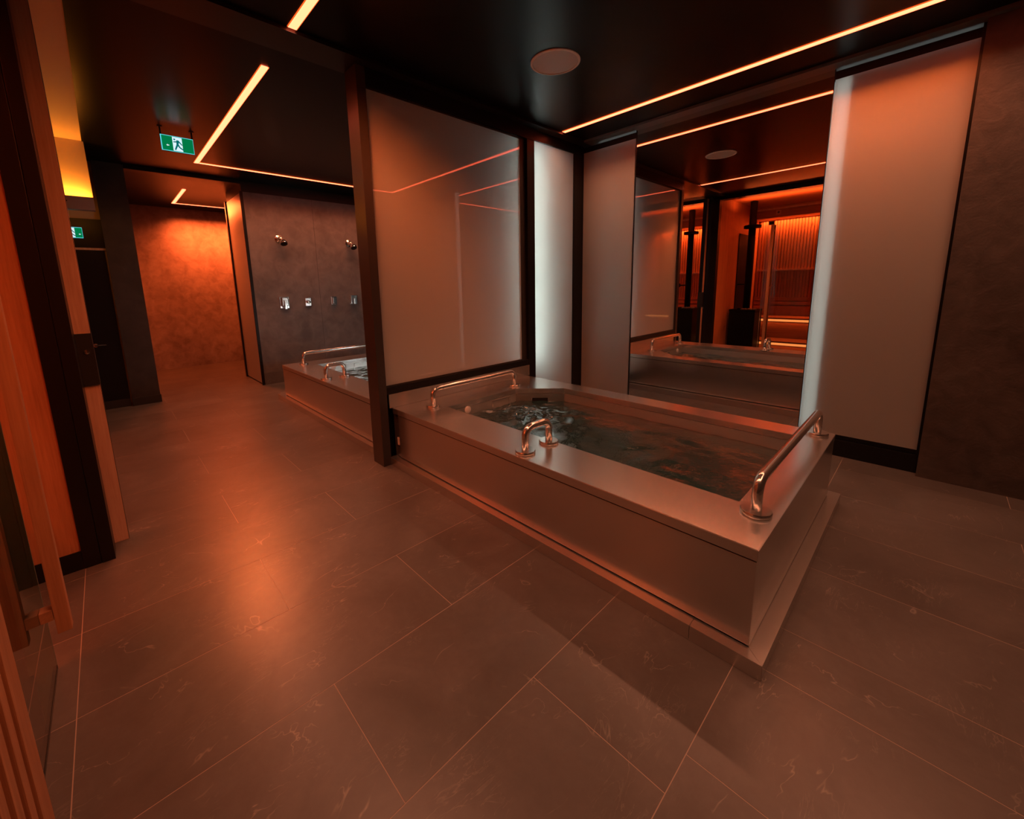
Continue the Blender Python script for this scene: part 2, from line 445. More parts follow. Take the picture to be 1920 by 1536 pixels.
door = thing('lobby_door', (-6.93, -.17, 0), 'black lobby door under the small exit sign beside the dark column', 'door')
box('door_leaf', -6.93, -6.905, -.44, .085, .10, 1.915, M_BLACK, door)
box('kick_plate', -6.93, -6.898, -.44, .085, 0, .10, M_SKIRT, door)
lathe('rose', [(.022, 0), (.022, .012)], M_CHROME, (-6.905, -.14, .80), door, 16, 'x')
tube('lever', fillet([(-6.905, -.14, .80), (-6.86, -.14, .80), (-6.86, -.045, .797)], .012, 4), .008, M_SKIRT, door, 8)

# ---- sauna shell (seen through the doorway and in the mirror)
SX0, SX1 = -2.90, -.62
side = struct(box('wall_sauna_side', -3.16, SX0, -2.75, -.255, 0, CZ, M_CEDAR))
box('skirting', SX0, SX0 + .006, -2.6, -.255, 0, .10, M_BLACK, side)
struct(box('wall_sauna_back', -5.6, SX1 + .1, -2.8, -2.66, 0, CZ, M_CEDAR))
struct(box('wall_sauna_front', SX1, 2.9, -.40, -.30, 0, CZ, M_BLACK))
struct(box('wall_sauna_end', SX1, SX1 + .1, -2.66, -.40, 0, CZ, M_CEDAR))
struct(box('wall_sauna_far', -5.6, -5.45, -2.66, -.6, 0, CZ, M_CEDAR))
struct(box('ceiling_sauna', -5.6, SX1 + .1, -2.8, -.40, CZ + .002, CZ + .08, M_CEDARX))
struct(box('trim_4', -5.6, SX1, -.36, -.20, 2.865, CZ, M_BLACK))

# ================================================================== CEILING STRIPS
def strip(name, label, segs, group=None, spread=130, power=1.0, wash=(), color=None):
    """segs: straight runs; wash: (run index, dx, dy, watts per metre, beam angle) added lamps that brighten a wall or the floor"""
    x, y = segs[0][0], segs[0][1]
    t = thing(name, (x, y, CZ), label, 'light', group)
    for si, (xa, ya, xb, yb) in enumerate(segs):
        x0, x1 = min(xa, xb), max(xa, xb); y0, y1 = min(ya, yb), max(ya, yb)
        hw = .0275
        horiz = (x1 - x0) > (y1 - y0)
        L = (x1 - x0) if horiz else (y1 - y0); n = max(1, round(L / 1.6))
        if horiz:
            box('diffuser', x0, x1, y0 - hw + .004, y0 + hw - .004, CZ - .006, CZ + .001, M_LED, t)
            for q in (-1, 1): box('halo_edge', x0, x1, y0 + q * hw - .004 * (1 + q) / 1, y0 + q * hw + .004 * (1 - q), CZ - .005, CZ + .001, M_HALO, t)
        else:
            box('diffuser', x0 - hw + .004, x0 + hw - .004, y0, y1, CZ - .006, CZ + .001, M_LED, t)
            for q in (-1, 1): box('halo_edge', x0 + q * hw - .004 * (1 + q), x0 + q * hw + .004 * (1 - q), y0, y1, CZ - .005, CZ + .001, M_HALO, t)
        for i in range(n):
            c = (x0 + L * (i + .5) / n, y0) if horiz else (x0, y0 + L * (i + .5) / n)
            sx, sy = (L / n, .05) if horiz else (.05, L / n)
            area('strip_lamp', (c[0], c[1], CZ - .008), sx, sy, P_STRIP * power * L / n, color or WARM, (0, 0, 0), math.radians(spread), t)
        for (wi, dx, dy, wm, sd) in wash:
            if wi != si: continue
            d = Vector((dx, dy, -.80)).normalized()
            for i in range(n):
                c = (x0 + L * (i + .5) / n, y0) if horiz else (x0, y0 + L * (i + .5) / n)
                ar = area('added_wash_lamp', (c[0], c[1], CZ - .03), .04, .04, wm * L / n, color or ORANGE, (0, 0, 0), math.radians(sd), t)  # added lamp beside the strip, brightens nearby walls and floor
                # local -Z along d, local X along the run
                xa_ = Vector((1, 0, 0)) if horiz else Vector((0, 1, 0))
                z_ = -d; xa_ = (xa_ - z_ * xa_.dot(z_)).normalized() if abs(xa_.dot(z_)) < .9 else z_.orthogonal().normalized(); y_ = z_.cross(xa_)
                ar.rotation_euler = Matrix((xa_, y_, z_)).transposed().to_euler()
                ar.data.size = L / n; ar.data.size_y = .03
    return t
G = 'glowing orange ceiling strips'
strip('ceiling_strip_light', 'long orange light strip in the black ceiling in front of the mirror', [(-2.785, 3.61, -1.9, 3.61), (-1.9, 3.61, 0, 3.61), (0, 3.61, .447, 3.61), (.42, 1.30, .42, 3.58)], G, 128, 1.0, [(0, 0, .75, .4, 60), (1, 0, .75, 2.3, 60)])
strip('ceiling_strip_light', 'short visible end of an orange strip at the top edge of the picture', [(-2.79, 1.018, -2.0, 1.018), (-2.0, 1.018, .42, 1.018)], G, 114, 1.0, [(0, -.5, .65, 8.0, 60), (1, -.8, -.6, 4.5, 70)])
strip('ceiling_strip_light', 'bent orange light strip in the ceiling beside the hanging exit sign', [(-6.262, 1.018, -4.6, 1.018), (-4.6, 1.018, -3.36, 1.018), (-6.235, 1.046, -6.235, 3.62)], G, 132, 1.2, [(0, .3, .7, 2.5, 70), (1, .3, .7, 3.0, 70), (2, -.7, 0, 1.2, 70), (0, .9, -.08, 2.6, 34)])
strip('ceiling_strip_light', 'small bent orange strip in the corridor ceiling by the far wall', [(-9.24, 1.09, -7.92, 1.09), (-9.213, 1.118, -9.213, 2.9)], G, 140, 3.0, [(1, -.7, 0, 18.0, 70), (0, .75, .75, 40.0, 80), (0, -.5, -.6, 6.0, 70)], (1.0, .13, .025))

# ================================================================== PLUNGE TUBS
RZ, RT = .463, .418     # rim top, rim underside
WZ = .345               # water level
def plunge_tub(x0, x1, y0, y1, ix0, ix1, iy0, iy1, diag, px0, px1, label, near):
    t = thing('plunge_tub', ((x0 + x1) / 2, (y0 + y1) / 2, 0), label, 'tub')
    dx, dy = diag
    inner = [(ix0, iy0), (ix1, iy0), (ix1, iy1), (dx, iy1), (ix0, dy)]
    prism('rim', [[(x0, y0), (x1, y0), (x1, y1), (x0, y1)], inner], RT, RZ, M_STEEL, t, .0025)
    e = .004
    b0 = x0 + (.072 if near else .0)
    # outer panels
    box('side_panel', b0 + e, x1 - e, y0 + e, y0 + .014, .072, RT - .005, M_STEEL, t, .0015)
    box('side_panel', x1 - .014, x1 - e, y0 + .0145, y1 - .0145, .072, RT - .005, M_STEELY, t, .0015)
    box('side_panel', b0 + e, x1 - e, y1 - .014, y1 - e, .072, RT - .005, M_STEEL, t, .0015)
    box('side_panel', x0 + e, x0 + .014, y0 + .0145, y1 - .0145, .072, RT - .005, M_STEELY, t, .0015)
    if near:
        box('filler_panel', x0 - .01, b0, y0 + .012, y0 + .022, .072, RT - .005, M_STEEL, t, .001)
        o = box('label_tag', x0 + .036, x0 + .062, y0 + .008, y0 + .0125, .165, .225, M_TAG, t); o['label'] = 'small white label'
    box('shade_strip', x0 + .016, x1 - .016, y0 + .016, y1 - .016, .060, .0725, M_SLOT, t)  # black filler painted as the shade between panels and plinth
    multibox('rim_shade_strip', [(x0 + .016, x1 - .016, y0 + .010, y0 + .016, RT - .02, RT), (x0 + .016, x1 - .016, y1 - .016, y1 - .010, RT - .02, RT), (x1 - .016, x1 - .010, y0 + .016, y1 - .016, RT - .02, RT), (x0 + .010, x0 + .016, y0 + .016, y1 - .016, RT - .02, RT)], M_SLOT, t)  # black insets painted as the shade line under the rim
    # plinth strips, mitred at the corners
    o_ = .048
    ay, by = y0 - o_, y1 + o_ * 1.3
    if near: cuts = [px0, -.53]
    else: cuts = [px0]
    ends = cuts[1:] + [None]
    for a, b in zip(cuts, ends):
        la = [(a, ay)] ; 
        first = (a == cuts[0])
        if b is None: pts = [(a, ay), (px1, ay), (x1 - .02, y0 + .02), (a if not (first and not near) else x0 + .02, y0 + .02)]
        else: pts = [(a, ay), (b - .0015, ay), (b - .0015, y0 + .02), (a, y0 + .02)]
        prism('plinth_strip', [pts], 0.0, .065, M_STEEL, t, .0008)
    prism('plinth_strip', [[(px1, ay + .001), (px1, by), (x1 - .02, by), (x1 - .02, y0 + .0212)]], 0.0, .0648, M_STEELY, t, 0)
    box('plinth_strip', px0 + .02, x1 - .021, y1 - .02, by, 0.0, .0646, M_STEEL, t)
    if not near:
        prism('plinth_strip', [[(px0, ay + .001), (x0 + .02, y0 + .0212), (x0 + .02, by), (px0, by)]], 0.0, .0648, M_STEELY, t, 0)
    # basin: walls and bottom
    loop = inner; bz = .028
    bm = bmesh.new(); cx, cy = loop[0]
    th = .004
    lo = [bm.verts.new((x - cx, y - cy, 0)) for x, y in loop]; hi = [bm.verts.new((x - cx, y - cy, RT - bz)) for x, y in loop]
    for i in range(5): bm.faces.new((lo[i], hi[i], hi[(i + 1) % 5], lo[(i + 1) % 5]))
    bm.faces.new(lo)
    bs = link('basin', finish(bm, 'basin'), M_BASIN, (cx, cy, bz), t)
    # seams standing inside: corner skimmer panel with slot
    A, B = Vector((ix0, dy, 0)), Vector((dx, iy1, 0)); u = (B - A).normalized(); nrm = Vector((u.y, -u.x, 0))
    mid = (A + B) / 2; L = (B - A).length
    sk = bpy.data.objects.new('skimmer_panel', None)
    bm = bmesh.new()
    def obox(bm, c, du, dn, dz):
        vs = []
        for s1 in (-1, 1):
            for s2 in (-1, 1):
                for s3 in (-1, 1): vs.append(bm.verts.new(c + u * du * s1 + nrm * dn * s2 + Vector((0, 0, dz * s3))))
        for f in ((0, 1, 3, 2), (4, 6, 7, 5), (0, 4, 5, 1), (2, 3, 7, 6), (0, 2, 6, 4), (1, 5, 7, 3)): bm.faces.new([vs[i] for i in f])
    obox(bm, nrm * .003, L / 2 - .002, .003, (RT - .06) / 2)
    bmesh.ops.recalc_face_normals(bm, faces=bm.faces)
    sk = link('skimmer_panel', finish(bm, 'skimmer_panel'), M_STEEL, (mid.x, mid.y, .06 + (RT - .06) / 2), t)
    bm = bmesh.new(); obox(bm, Vector((0, 0, 0)), .072, .002, .027); bmesh.ops.recalc_face_normals(bm, faces=bm.faces)
    c = mid + nrm * .0075; link('skimmer_slot', finish(bm, 'skimmer_slot'), M_SLOT, (c.x, c.y, .35), sk)
    # basin light and hatch on the left inner wall
    bl = lathe('basin_light', [(.03, 0), (.03, .006), (.024, .009)], M_LENS, (ix0, iy0 + .205, .392), t, 24, 'x')
    hx = ix0 + .0005
    multibox('access_hatch', [(hx, hx + .006, iy0 + .48, iy0 + .70, .402, .409), (hx, hx + .006, iy0 + .48, iy0 + .70, .30, .307),
                              (hx, hx + .006, iy0 + .48, iy0 + .487, .307, .402), (hx, hx + .006, iy0 + .693, iy0 + .70, .307, .402)], M_STEEL, t)
    return t
tub = plunge_tub(-2.885, -.333, 1.552, 3.140, -2.585, -.49, 1.872, 2.955, (-2.258, 2.65), -2.885, -.28,
                 'near stainless steel plunge tub on a low plinth, in front of the mirror', True)
box('splash_back', -2.898, -2.886, 1.53, 3.26, .463, .575, M_STEELY, tub, .001)
box('splash_back_edge', -2.886, -2.882, 3.16, 3.172, .463, .575, M_STEELY, tub)
tub2 = plunge_tub(-5.693, -3.085, 1.552, 3.140, -5.36, -3.28, 1.872, 2.955, (-5.05, 2.65), -5.838, -3.055,
                  'far stainless steel plunge tub beyond the glass screen, before the showers', False)

def water(x0, x1, y0, y1, amp, seed, label, hot):
    nx, ny = 190, 100
    vs, fs = [], []
    for j in range(ny + 1):
        for i in range(nx + 1):
            x = x0 + (x1 - x0) * i / nx; y = y0 + (y1 - y0) * j / ny
            d = math.hypot(x - hot[0], y - hot[1])
            k = .35 + 2.5 * math.exp(-(d / .40) ** 2)
            v = Vector((x * 5.5, y * 5.5, seed)); v2 = Vector((x * 15, y * 15, seed + 3))
            wv = v + Vector((noise.noise(v * .7), noise.noise(v * .7 + Vector((9, 2, 1))), 0)) * .9
            h = noise.noise(wv) * .0065 + noise.noise(v2) * .0022 * k + math.sin(d * 34) * .0012 * math.exp(-d * 1.6)
            vs.append((x - x0, y - y0, h * amp * (.55 + .45 * k)))
    for j in range(ny):
        for i in range(nx):
            a = j * (nx + 1) + i; fs.append((a, a + 1, a + nx + 2, a + nx + 1))
    me = bpy.data.meshes.new('tub_water'); me.from_pydata(vs, [], fs)
    for p in me.polygons: p.use_smooth = True
    o = link('tub_water', me, M_WATER, (x0, y0, WZ))
    tag(o, label, 'water', None, 'stuff')
water(-2.583, -.492, 1.874, 2.953, 2.1, 1.3, 'rippling dark teal water in the near tub', (-2.25, 2.45))
water(-5.358, -3.282, 1.874, 2.953, 2.0, 8.1, 'pale rippling water in the far tub', (-4.9, 2.45))

# ---- grab rails
def grab_rail(p, q, label, top=.606, rad=.0205):
    t = thing('grab_rail', (p[0], p[1], RZ), label, 'rail', 'steel grab rails on the tub rims')
    tube('bar', fillet([(p[0], p[1], RZ), (p[0], p[1], top), (q[0], q[1], top), (q[0], q[1], RZ)], .055, 8), rad, M_TUBE, t, 20)
    for c in (p, q):
        lathe('flange', [(.056, 0), (.058, .003), (.058, .013), (.055, .017), (.022, .0175)], M_TUBE, (c[0], c[1], RZ), t, 32)
grab_rail((-.413, 1.82), (-.413, 3.065), 'long grab rail on the right end of the near tub')
grab_rail((-1.518, 1.628), (-1.518, 1.836), 'short hooped grab rail on the front rim of the near tub')
grab_rail((-2.672, 1.80), (-2.672, 2.72), 'long grab rail below the frosted glass screen on the near tub')
grab_rail((-5.515, 1.762), (-5.515, 2.70), 'long grab rail on the far tub by the showers')
grab_rail((-4.385, 1.612), (-4.385, 1.812), 'short hooped grab rail on the front rim of the far tub')

# ================================================================== GLASS SCREEN BETWEEN THE TUBS
scr = thing('glass_screen', (-2.95, 1.47, 0), 'tall frosted glass screen in a black frame between the two tubs', 'screen')
box('post', -3.046, -2.878, 1.443, 1.510, 0, SZ, M_BRONZE, scr, .003)
box('top_rail', -2.96, -2.88, 1.510, 3.27, 2.798, SZ, M_BLACK, scr)
box('bottom_rail', -2.96, -2.882, 1.510, 3.27, .577, .632, M_BLACK, scr, .002)
box('post', -2.955, -2.884, 3.165, 3.272, 0, 2.80, M_BLACK, scr, .002)
box('inner_jamb', -2.94, -2.915, 3.085, 3.165, .632, 2.80, M_SKIRT, scr)
pn = box('pane', -2.922, -2.910, 1.512, 3.085, .633, 2.796, M_FROST, scr)
pn['label'] = 'frosted glass pane'
box('light_block_panel', -2.96, -2.945, 1.51, 3.165, .0, .577, M_BLACK, scr)  # added unseen panel, stops tube light showing below the screen
box('bead', -2.910, -2.902, 1.512, 3.085, .632, .644, M_SKIRT, scr)
box('bead', -2.910, -2.902, 1.512, 3.085, 2.784, 2.796, M_SKIRT, scr)

# ---- backlit panel next to the screen
bp = thing('backlit_panel', (-2.915, 3.6, 0), 'narrow white backlit glass panel in the corner left of the mirror', 'glass panel')
box('pane', -2.922, -2.910, 3.278, 3.945, .14, 2.812, M_FROST_W, bp)
box('frame', -2.96, -2.89, 3.945, 4.11, 0, SZ, M_BLACK, bp)
box('frame', -2.96, -2.895, 3.272, 3.945, 2.812, SZ, M_BLACK, bp)
box('frame', -2.96, -2.890, 3.272, 3.945, 0, .14, M_BLACK, bp, .002)
lt = thing('light_tube', (-2.99, 3.37, .3), 'white vertical light tube behind the corner glass panel', 'light')
box('tube', -3.085, -3.073, 3.24, 3.44, .55, 2.78, M_TUBEW, lt)
box('added_reflector', -3.101, -3.087, 3.12, 3.54, .95, 2.93, M_LENS, lt)  # added unseen plate, bounces tube light forward and shields the far room

# ================================================================== MIRROR WALL
def wall_panel(x0, x1, label, lamp=None):
    t = thing('wall_glass_panel', ((x0 + x1) / 2, MY + .01, 0), label, 'glass panel')
    box('pane', x0 + .003, x1 - .012, MY + .004, MY + .012, .172, 2.838, M_FROST_W, t)
    box('frame', x0, x1, MY + .002, MY + .012, 2.838, 2.893, M_BLACK, t)
    box('frame', x0, x1, MY + .016, MY + .05, .135, .171, M_BLACK, t)
    box('sill', x0, x1, MY - .005, MY + .06, 0, .133, M_BLACK, t, .003)
    box('backing', x0, x1, MY + .075, MY + .09, .0, SZ, M_SLOT, t)
    return t
wl = wall_panel(-2.885, -2.248, 'dim frosted glass wall panel left of the mirror')
wr = wall_panel(-.682, .036, 'wide frosted glass wall panel right of the mirror, white glow on one edge')
box('frame', .022, .036, MY - .02, MY + .05, .135, SZ, M_BLACK, wr)
lt2 = thing('light_tube', (-.64, MY + .05, .1), 'white vertical light tube behind the right glass panel', 'light')
box('tube', -.678, -.585, MY + .034, MY + .044, .175, 2.835, M_TUBEW2, lt2)
box('baffle', -.583, -.576, MY + .016, MY + .074, .14, 2.836, M_SLOT, lt2)
for lx0, lx1, lb in ((-2.70, -2.26, 'white light tube above the dim glass panel left of the mirror'), (-.67, .02, 'white light tube above the right glass panel')):
    lt3 = thing('light_tube', (lx0, MY + .03, 2.85), lb, 'light')
    box('tube', lx0, lx1, MY + .02, MY + .03, 2.858, 2.886, M_TUBEW3, lt3)
    box('bracket', lx0 + .1, lx0 + .14, MY + .03, MY + .074, 2.862, 2.88, M_BLACK, lt3)
mr = thing('wall_mirror', (-1.465, MY, 0), 'tall wall mirror behind the near tub reflecting the sauna', 'mirror')
box('mirror_glass', -2.246, -.684, MY + .004, MY + .010, .135, SZ, M_MIRROR, mr)
box('edge_trim', -.686, -.681, MY - .002, MY + .012, .135, SZ, M_BLACK, mr)
box('edge_trim', -2.250, -2.245, MY - .002, MY + .012, .135, SZ, M_BLACK, mr)
box('sill', -2.246, -.684, MY - .005, MY + .06, 0, .133, M_BLACK, mr, .003)

# ================================================================== CEILING SPEAKER
sp = thing('ceiling_speaker', (-2.003, 2.497, CZ), 'round grey speaker set in the black ceiling', 'speaker')
lathe('ring', [(.172, 0), (.172, -.006), (.158, -.010), (.155, -.004), (.155, 0)], M_SPRING, (-2.003, 2.497, CZ), sp, 64)
lathe('grille', [(.155, 0), (.155, -.004), (.10, -.008), (0, -.009)], M_GRILLE, (-2.003, 2.497, CZ), sp, 64)

# ================================================================== EXIT SIGNS
def exit_sign(x, y0, y1, z0, z1, label, hang, man_at=.5, arrow=.2):
    t = thing('exit_sign', (x, (y0 + y1) / 2, z1), label, 'sign')
    box('housing', x - .03, x, y0, y1, z0, z1, M_SKIRT, t, .002)
    e = .008; h = z1 - z0; wd = y1 - y0
    box('edge_light', x, x + .002, y0, y1, z0, z1, M_SEDGE, t)
    box('green_face', x + .002, x + .003, y0 + e, y1 - .003, z0 + e * .7, z1 - e * .7, M_SGREEN, t)
    mc = y0 + wd * man_at; mw = h * .37
    wf = box('pictogram_field', x + .003, x + .0036, mc - mw * .72, mc + mw * .72, z0 + .008, z1 - .008, M_SWHITE, t)
    def limb(a, b, r):
        a, b = Vector(a), Vector(b); d = (b - a)
        n = Vector((-d.y, d.x)).normalized() * r
        pts = [a + n, a - n, b - n * .8, b + n * .8]
        me = bpy.data.meshes.new('running_figure')
        S = h
        v = [(0, p.x * S, p.y * S) for p in pts] + [(.0006, p.x * S, p.y * S) for p in pts]
        me.from_pydata(v, [], [(0, 1, 2, 3), (7, 6, 5, 4), (0, 4, 5, 1), (1, 5, 6, 2), (2, 6, 7, 3), (3, 7, 4, 0)])
        return me
    bm = bmesh.new()
    for a, b, r in (((.03, .26), (-.01, -.02), .075), ((.03, .24), (.25, -.02), .04), ((.02, .16), (-.22, .12), .04),
                    ((-.01, -.02), (-.16, -.38), .05), ((.01, -.02), (.10, -.20), .05), ((.10, -.19), (.30, -.33), .045), ((-.20, .29), (-.10, .29), .05)):
        me = limb(a, b, r); bm.from_mesh(me); bpy.data.meshes.remove(me)
    link('running_figure', finish(bm, 'running_figure'), M_SMAN, (x + .0037, mc, (z0 + z1) / 2), wf)
    ac = y0 + wd * arrow; az = z0 + h * .36
    me = bpy.data.meshes.new('arrow'); s = h * .5
    P = [(-.17, 0), (-.02, .14), (-.02, .05), (.15, .05), (.15, -.05), (-.02, -.05), (-.02, -.14)]
    me.from_pydata([(0, a * s, b * s) for a, b in P] + [(.0006, a * s, b * s) for a, b in P], [], [tuple(range(7, 14))[::-1], tuple(range(7))])
    link('arrow', me, M_SWHITE, (x + .0032, ac, az), t)
    if hang:
        for yy in (y0 + .0, y1 - .01):
            box('bracket', x - .02, x - .005, yy, yy + .012, z1, CZ, M_BLACK, t)
            box('bracket_foot', x - .03, x + .006, yy - .012, yy + .024, CZ - .006, CZ, M_SKIRT, t)
exit_sign(-5.12, .580, .830, 2.722, 2.860, 'green exit sign with running figure hanging from the black ceiling', True, .50, .2)
exit_sign(-6.90, -.27, -.073, 2.052, 2.172, 'small green exit sign above the black lobby door', False, .52, .88)

# ================================================================== SHOWER FITTINGS
SXW = -6.87
def shower_head(y, z, label):
    t = thing('shower_fixture', (SXW, y, z), label, 'shower head', 'wall shower heads')
    lathe('wall_rose', [(.055, 0), (.055, .008), (.03, .02), (.022, .05)], M_CHROME, (SXW, y, z), t, 28, 'x')
    lathe('ball_joint', [(.0, -.034), (.018, -.03), (.031, -.014), (.034, 0), (.031, .014), (.018, .03), (0, .034)], M_CHROME, (SXW + .075, y + .004, z - .005), t, 20)
    hd = lathe('nozzle', [(.022, .045), (.036, .03), (.055, -.012), (.055, -.035), (.050, -.040)], M_CHROME, (SXW + .105, y + .03, z - .045), t, 28)
    hd.rotation_euler = (0, math.radians(-32), 0)
    n = lathe('spray_face', [(.048, 0), (.046, -.006)], M_SLOT, (SXW + .105, y + .03, z - .045), hd, 24)
    n.location = (0, 0, -.040)
shower_head(2.02, 2.165, 'chrome shower head high on the shower wall, left one')
shower_head(3.095, 2.155, 'chrome shower head high on the shower wall, right one beside the post')
def mixer(y, z, w_, h_, label, style):
    t = thing('shower_control', (SXW, y, z), label, 'tap', 'chrome shower controls')
    box('plate', SXW, SXW + .02, y - w_ / 2, y + w_ / 2, z - h_ / 2, z + h_ / 2, M_CHROME, t, .008)
    if style == 'lever':
        box('body', SXW + .02, SXW + .06, y - w_ * .34, y + w_ * .36, z - h_ * .3, z + h_ * .44, M_CHROME, t, .012)
        box('lever', SXW + .055, SXW + .085, y - w_ * .14, y + w_ * .16, z - h_ * .56, z + h_ * .2, M_CHROME, t, .008)
    elif style == 'knob':
        lathe('knob', [(.022, 0), (.026, .03), (.024, .048), (.012, .052)], M_CHROME, (SXW + .02, y - .006, z), t, 20, 'x')
        lathe('button', [(.010, 0), (.010, .018)], M_CHROME, (SXW + .03, y + .008, z + h_ * .46), t, 14)
    elif style == 'push':
        box('body', SXW + .02, SXW + .055, y - w_ * .36, y + w_ * .36, z - h_ * .40, z + h_ * .40, M_CHROME, t, .014)
    else:
        box('frame_left', SXW + .02, SXW + .06, y - w_ * .48, y - w_ * .28, z - h_ * .44, z + h_ * .46, M_CHROME, t, .003)
        box('lever', SXW + .02, SXW + .075, y - w_ * .1, y + w_ * .22, z - h_ * .5, z + h_ * .2, M_CHROME, t, .006)
        box('cap', SXW + .02, SXW + .05, y - w_ * .28, y + w_ * .48, z + h_ * .3, z + h_ * .46, M_CHROME, t, .003)
mixer(2.0, 1.222, .135, .18, 'chunky chrome lever control, first from the left on the shower wall', 'lever')
mixer(2.352, 1.218, .095, .13, 'small chrome knob control, second from the left on the shower wall', 'knob')
mixer(2.76, 1.222, .09, .14, 'plain chrome push control, third from the left on the shower wall', 'push')
mixer(3.10, 1.228, .125, .15, 'square chrome control nearest the black screen post on the shower wall', 'square')

# ---- corridor jamb glass
jb = thing('jamb_panel', (-7.34, 1.59, 0), 'tall satin glass panel on the end of the shower wall, lit orange', 'glass panel')
box('pane', -7.80, -6.886, 1.588, 1.598, .02, 2.775, M_FROST_W, jb)

# ================================================================== SAUNA FRONT, NEAR LEFT
po = thing('sauna_corner_post', (-2.98, -.19, 0), 'tall black metal corner post at the left of the sauna doorway', 'post')
box('profile', -3.155, -2.89, -.254, -.190, 0, 2.865, M_BLACK, po, .002)
box('profile', -3.06, -2.888, -.186, -.134, 0, 2.865, M_BLACK, po, .002)
box('gasket', -3.10, -2.895, -.19, -.186, 0, 2.865, M_SLOT, po)
dj = thing('timber_door_edge', (-3.11, -.11, 0), 'tall pale timber door edge with a black lock box halfway up', 'door')
box('stile', -3.15, -3.08, -.153, -.0735, .0, 2.90, M_PINE, dj, .002)
box('darkening_panel', -3.15, -3.083, -.0735, -.0722, 0, 2.90, M_BLACK, dj)  # added black sheet that keeps the lit timber face dark in the mirror
lk = box('lock_box', -3.16, -3.066, -.156, -.0715, .922, 1.20, M_SLOT, dj, .002)
lathe('cylinder', [(.012, 0), (.012, .004), (.006, .005)], M_CHROME, (-3.066, -.10, 1.103), lk, 16, 'x')
lathe('screw', [(.006, 0), (.005, .003)], M_CHROME, (-3.066, -.148, 1.185), lk, 10, 'x')
lathe('screw', [(.005, 0), (.004, .003)], M_CHROME, (-3.066, -.146, .95), lk, 10, 'x')
box('latch_plate', -3.082, -3.074, -.158, -.146, .88, .918, M_GREYBAR, dj)

gd = thing('sauna_glass_door', (-1.75, -.315, 0), 'clear glass sauna door with long timber pull handles, at the left edge', 'door')
lf = box('glass_leaf', -2.150, -1.36, -.320, -.310, .018, 2.38, M_GLASS, gd)
box('glass_edge', -2.1545, -2.1502, -.3205, -.3095, .018, 2.38, M_GEDGE, gd)
box('bottom_seal', -2.150, -1.36, -.321, -.309, .004, .018, M_BLACK, gd)
for zz in (2.36, 2.14, .42):
    box('hinge', -1.40, -1.32, -.335, -.300, zz - .03, zz + .03, M_BLACK, gd, .003)
box('patch_fitting', -2.13, -2.05, -.335, -.300, 2.34, 2.40, M_BLACK, gd, .003)
hz0, hz1 = .205, 2.34
ho = box('pull_handle', -2.075, -2.035, -.276, -.238, hz0, hz1, M_CEDAR, gd, .003)
hi_ = box('pull_handle', -2.075, -2.035, -.392, -.356, hz0, hz1, M_CEDAR, gd, .003)
for zz in (.285, 1.27, 2.25):
    box('crosspiece', -2.077, -2.033, -.3095, -.277, zz - .02, zz + .02, M_CEDARX, ho, .002)
    box('crosspiece', -2.077, -2.033, -.355, -.3205, zz - .02, zz + .02, M_CEDARX, hi_, .002)

sl = thing('slatted_timber_screen', (-.95, -.27, 0), 'vertical timber slat cladding at the bottom left corner', 'cladding')
box('edge_board', -1.336, -1.252, -.295, -.25, .0, 2.86, M_CEDAR, sl, .003)
box('backing_board', -1.252, -.60, -.298, -.286, .0, 2.86, M_CEDAR, sl)
x = -1.222; proto = None
while x < -.62:
    if proto is None: proto = box('slat', x, x + .042, -.286, -.25, 0, 2.86, M_CEDAR, sl, .003); px_ = x
    else:
        c = proto.copy(); COL.objects.link(c); c.location = proto.location + Vector((x - px_, 0, 0))
    x += .073

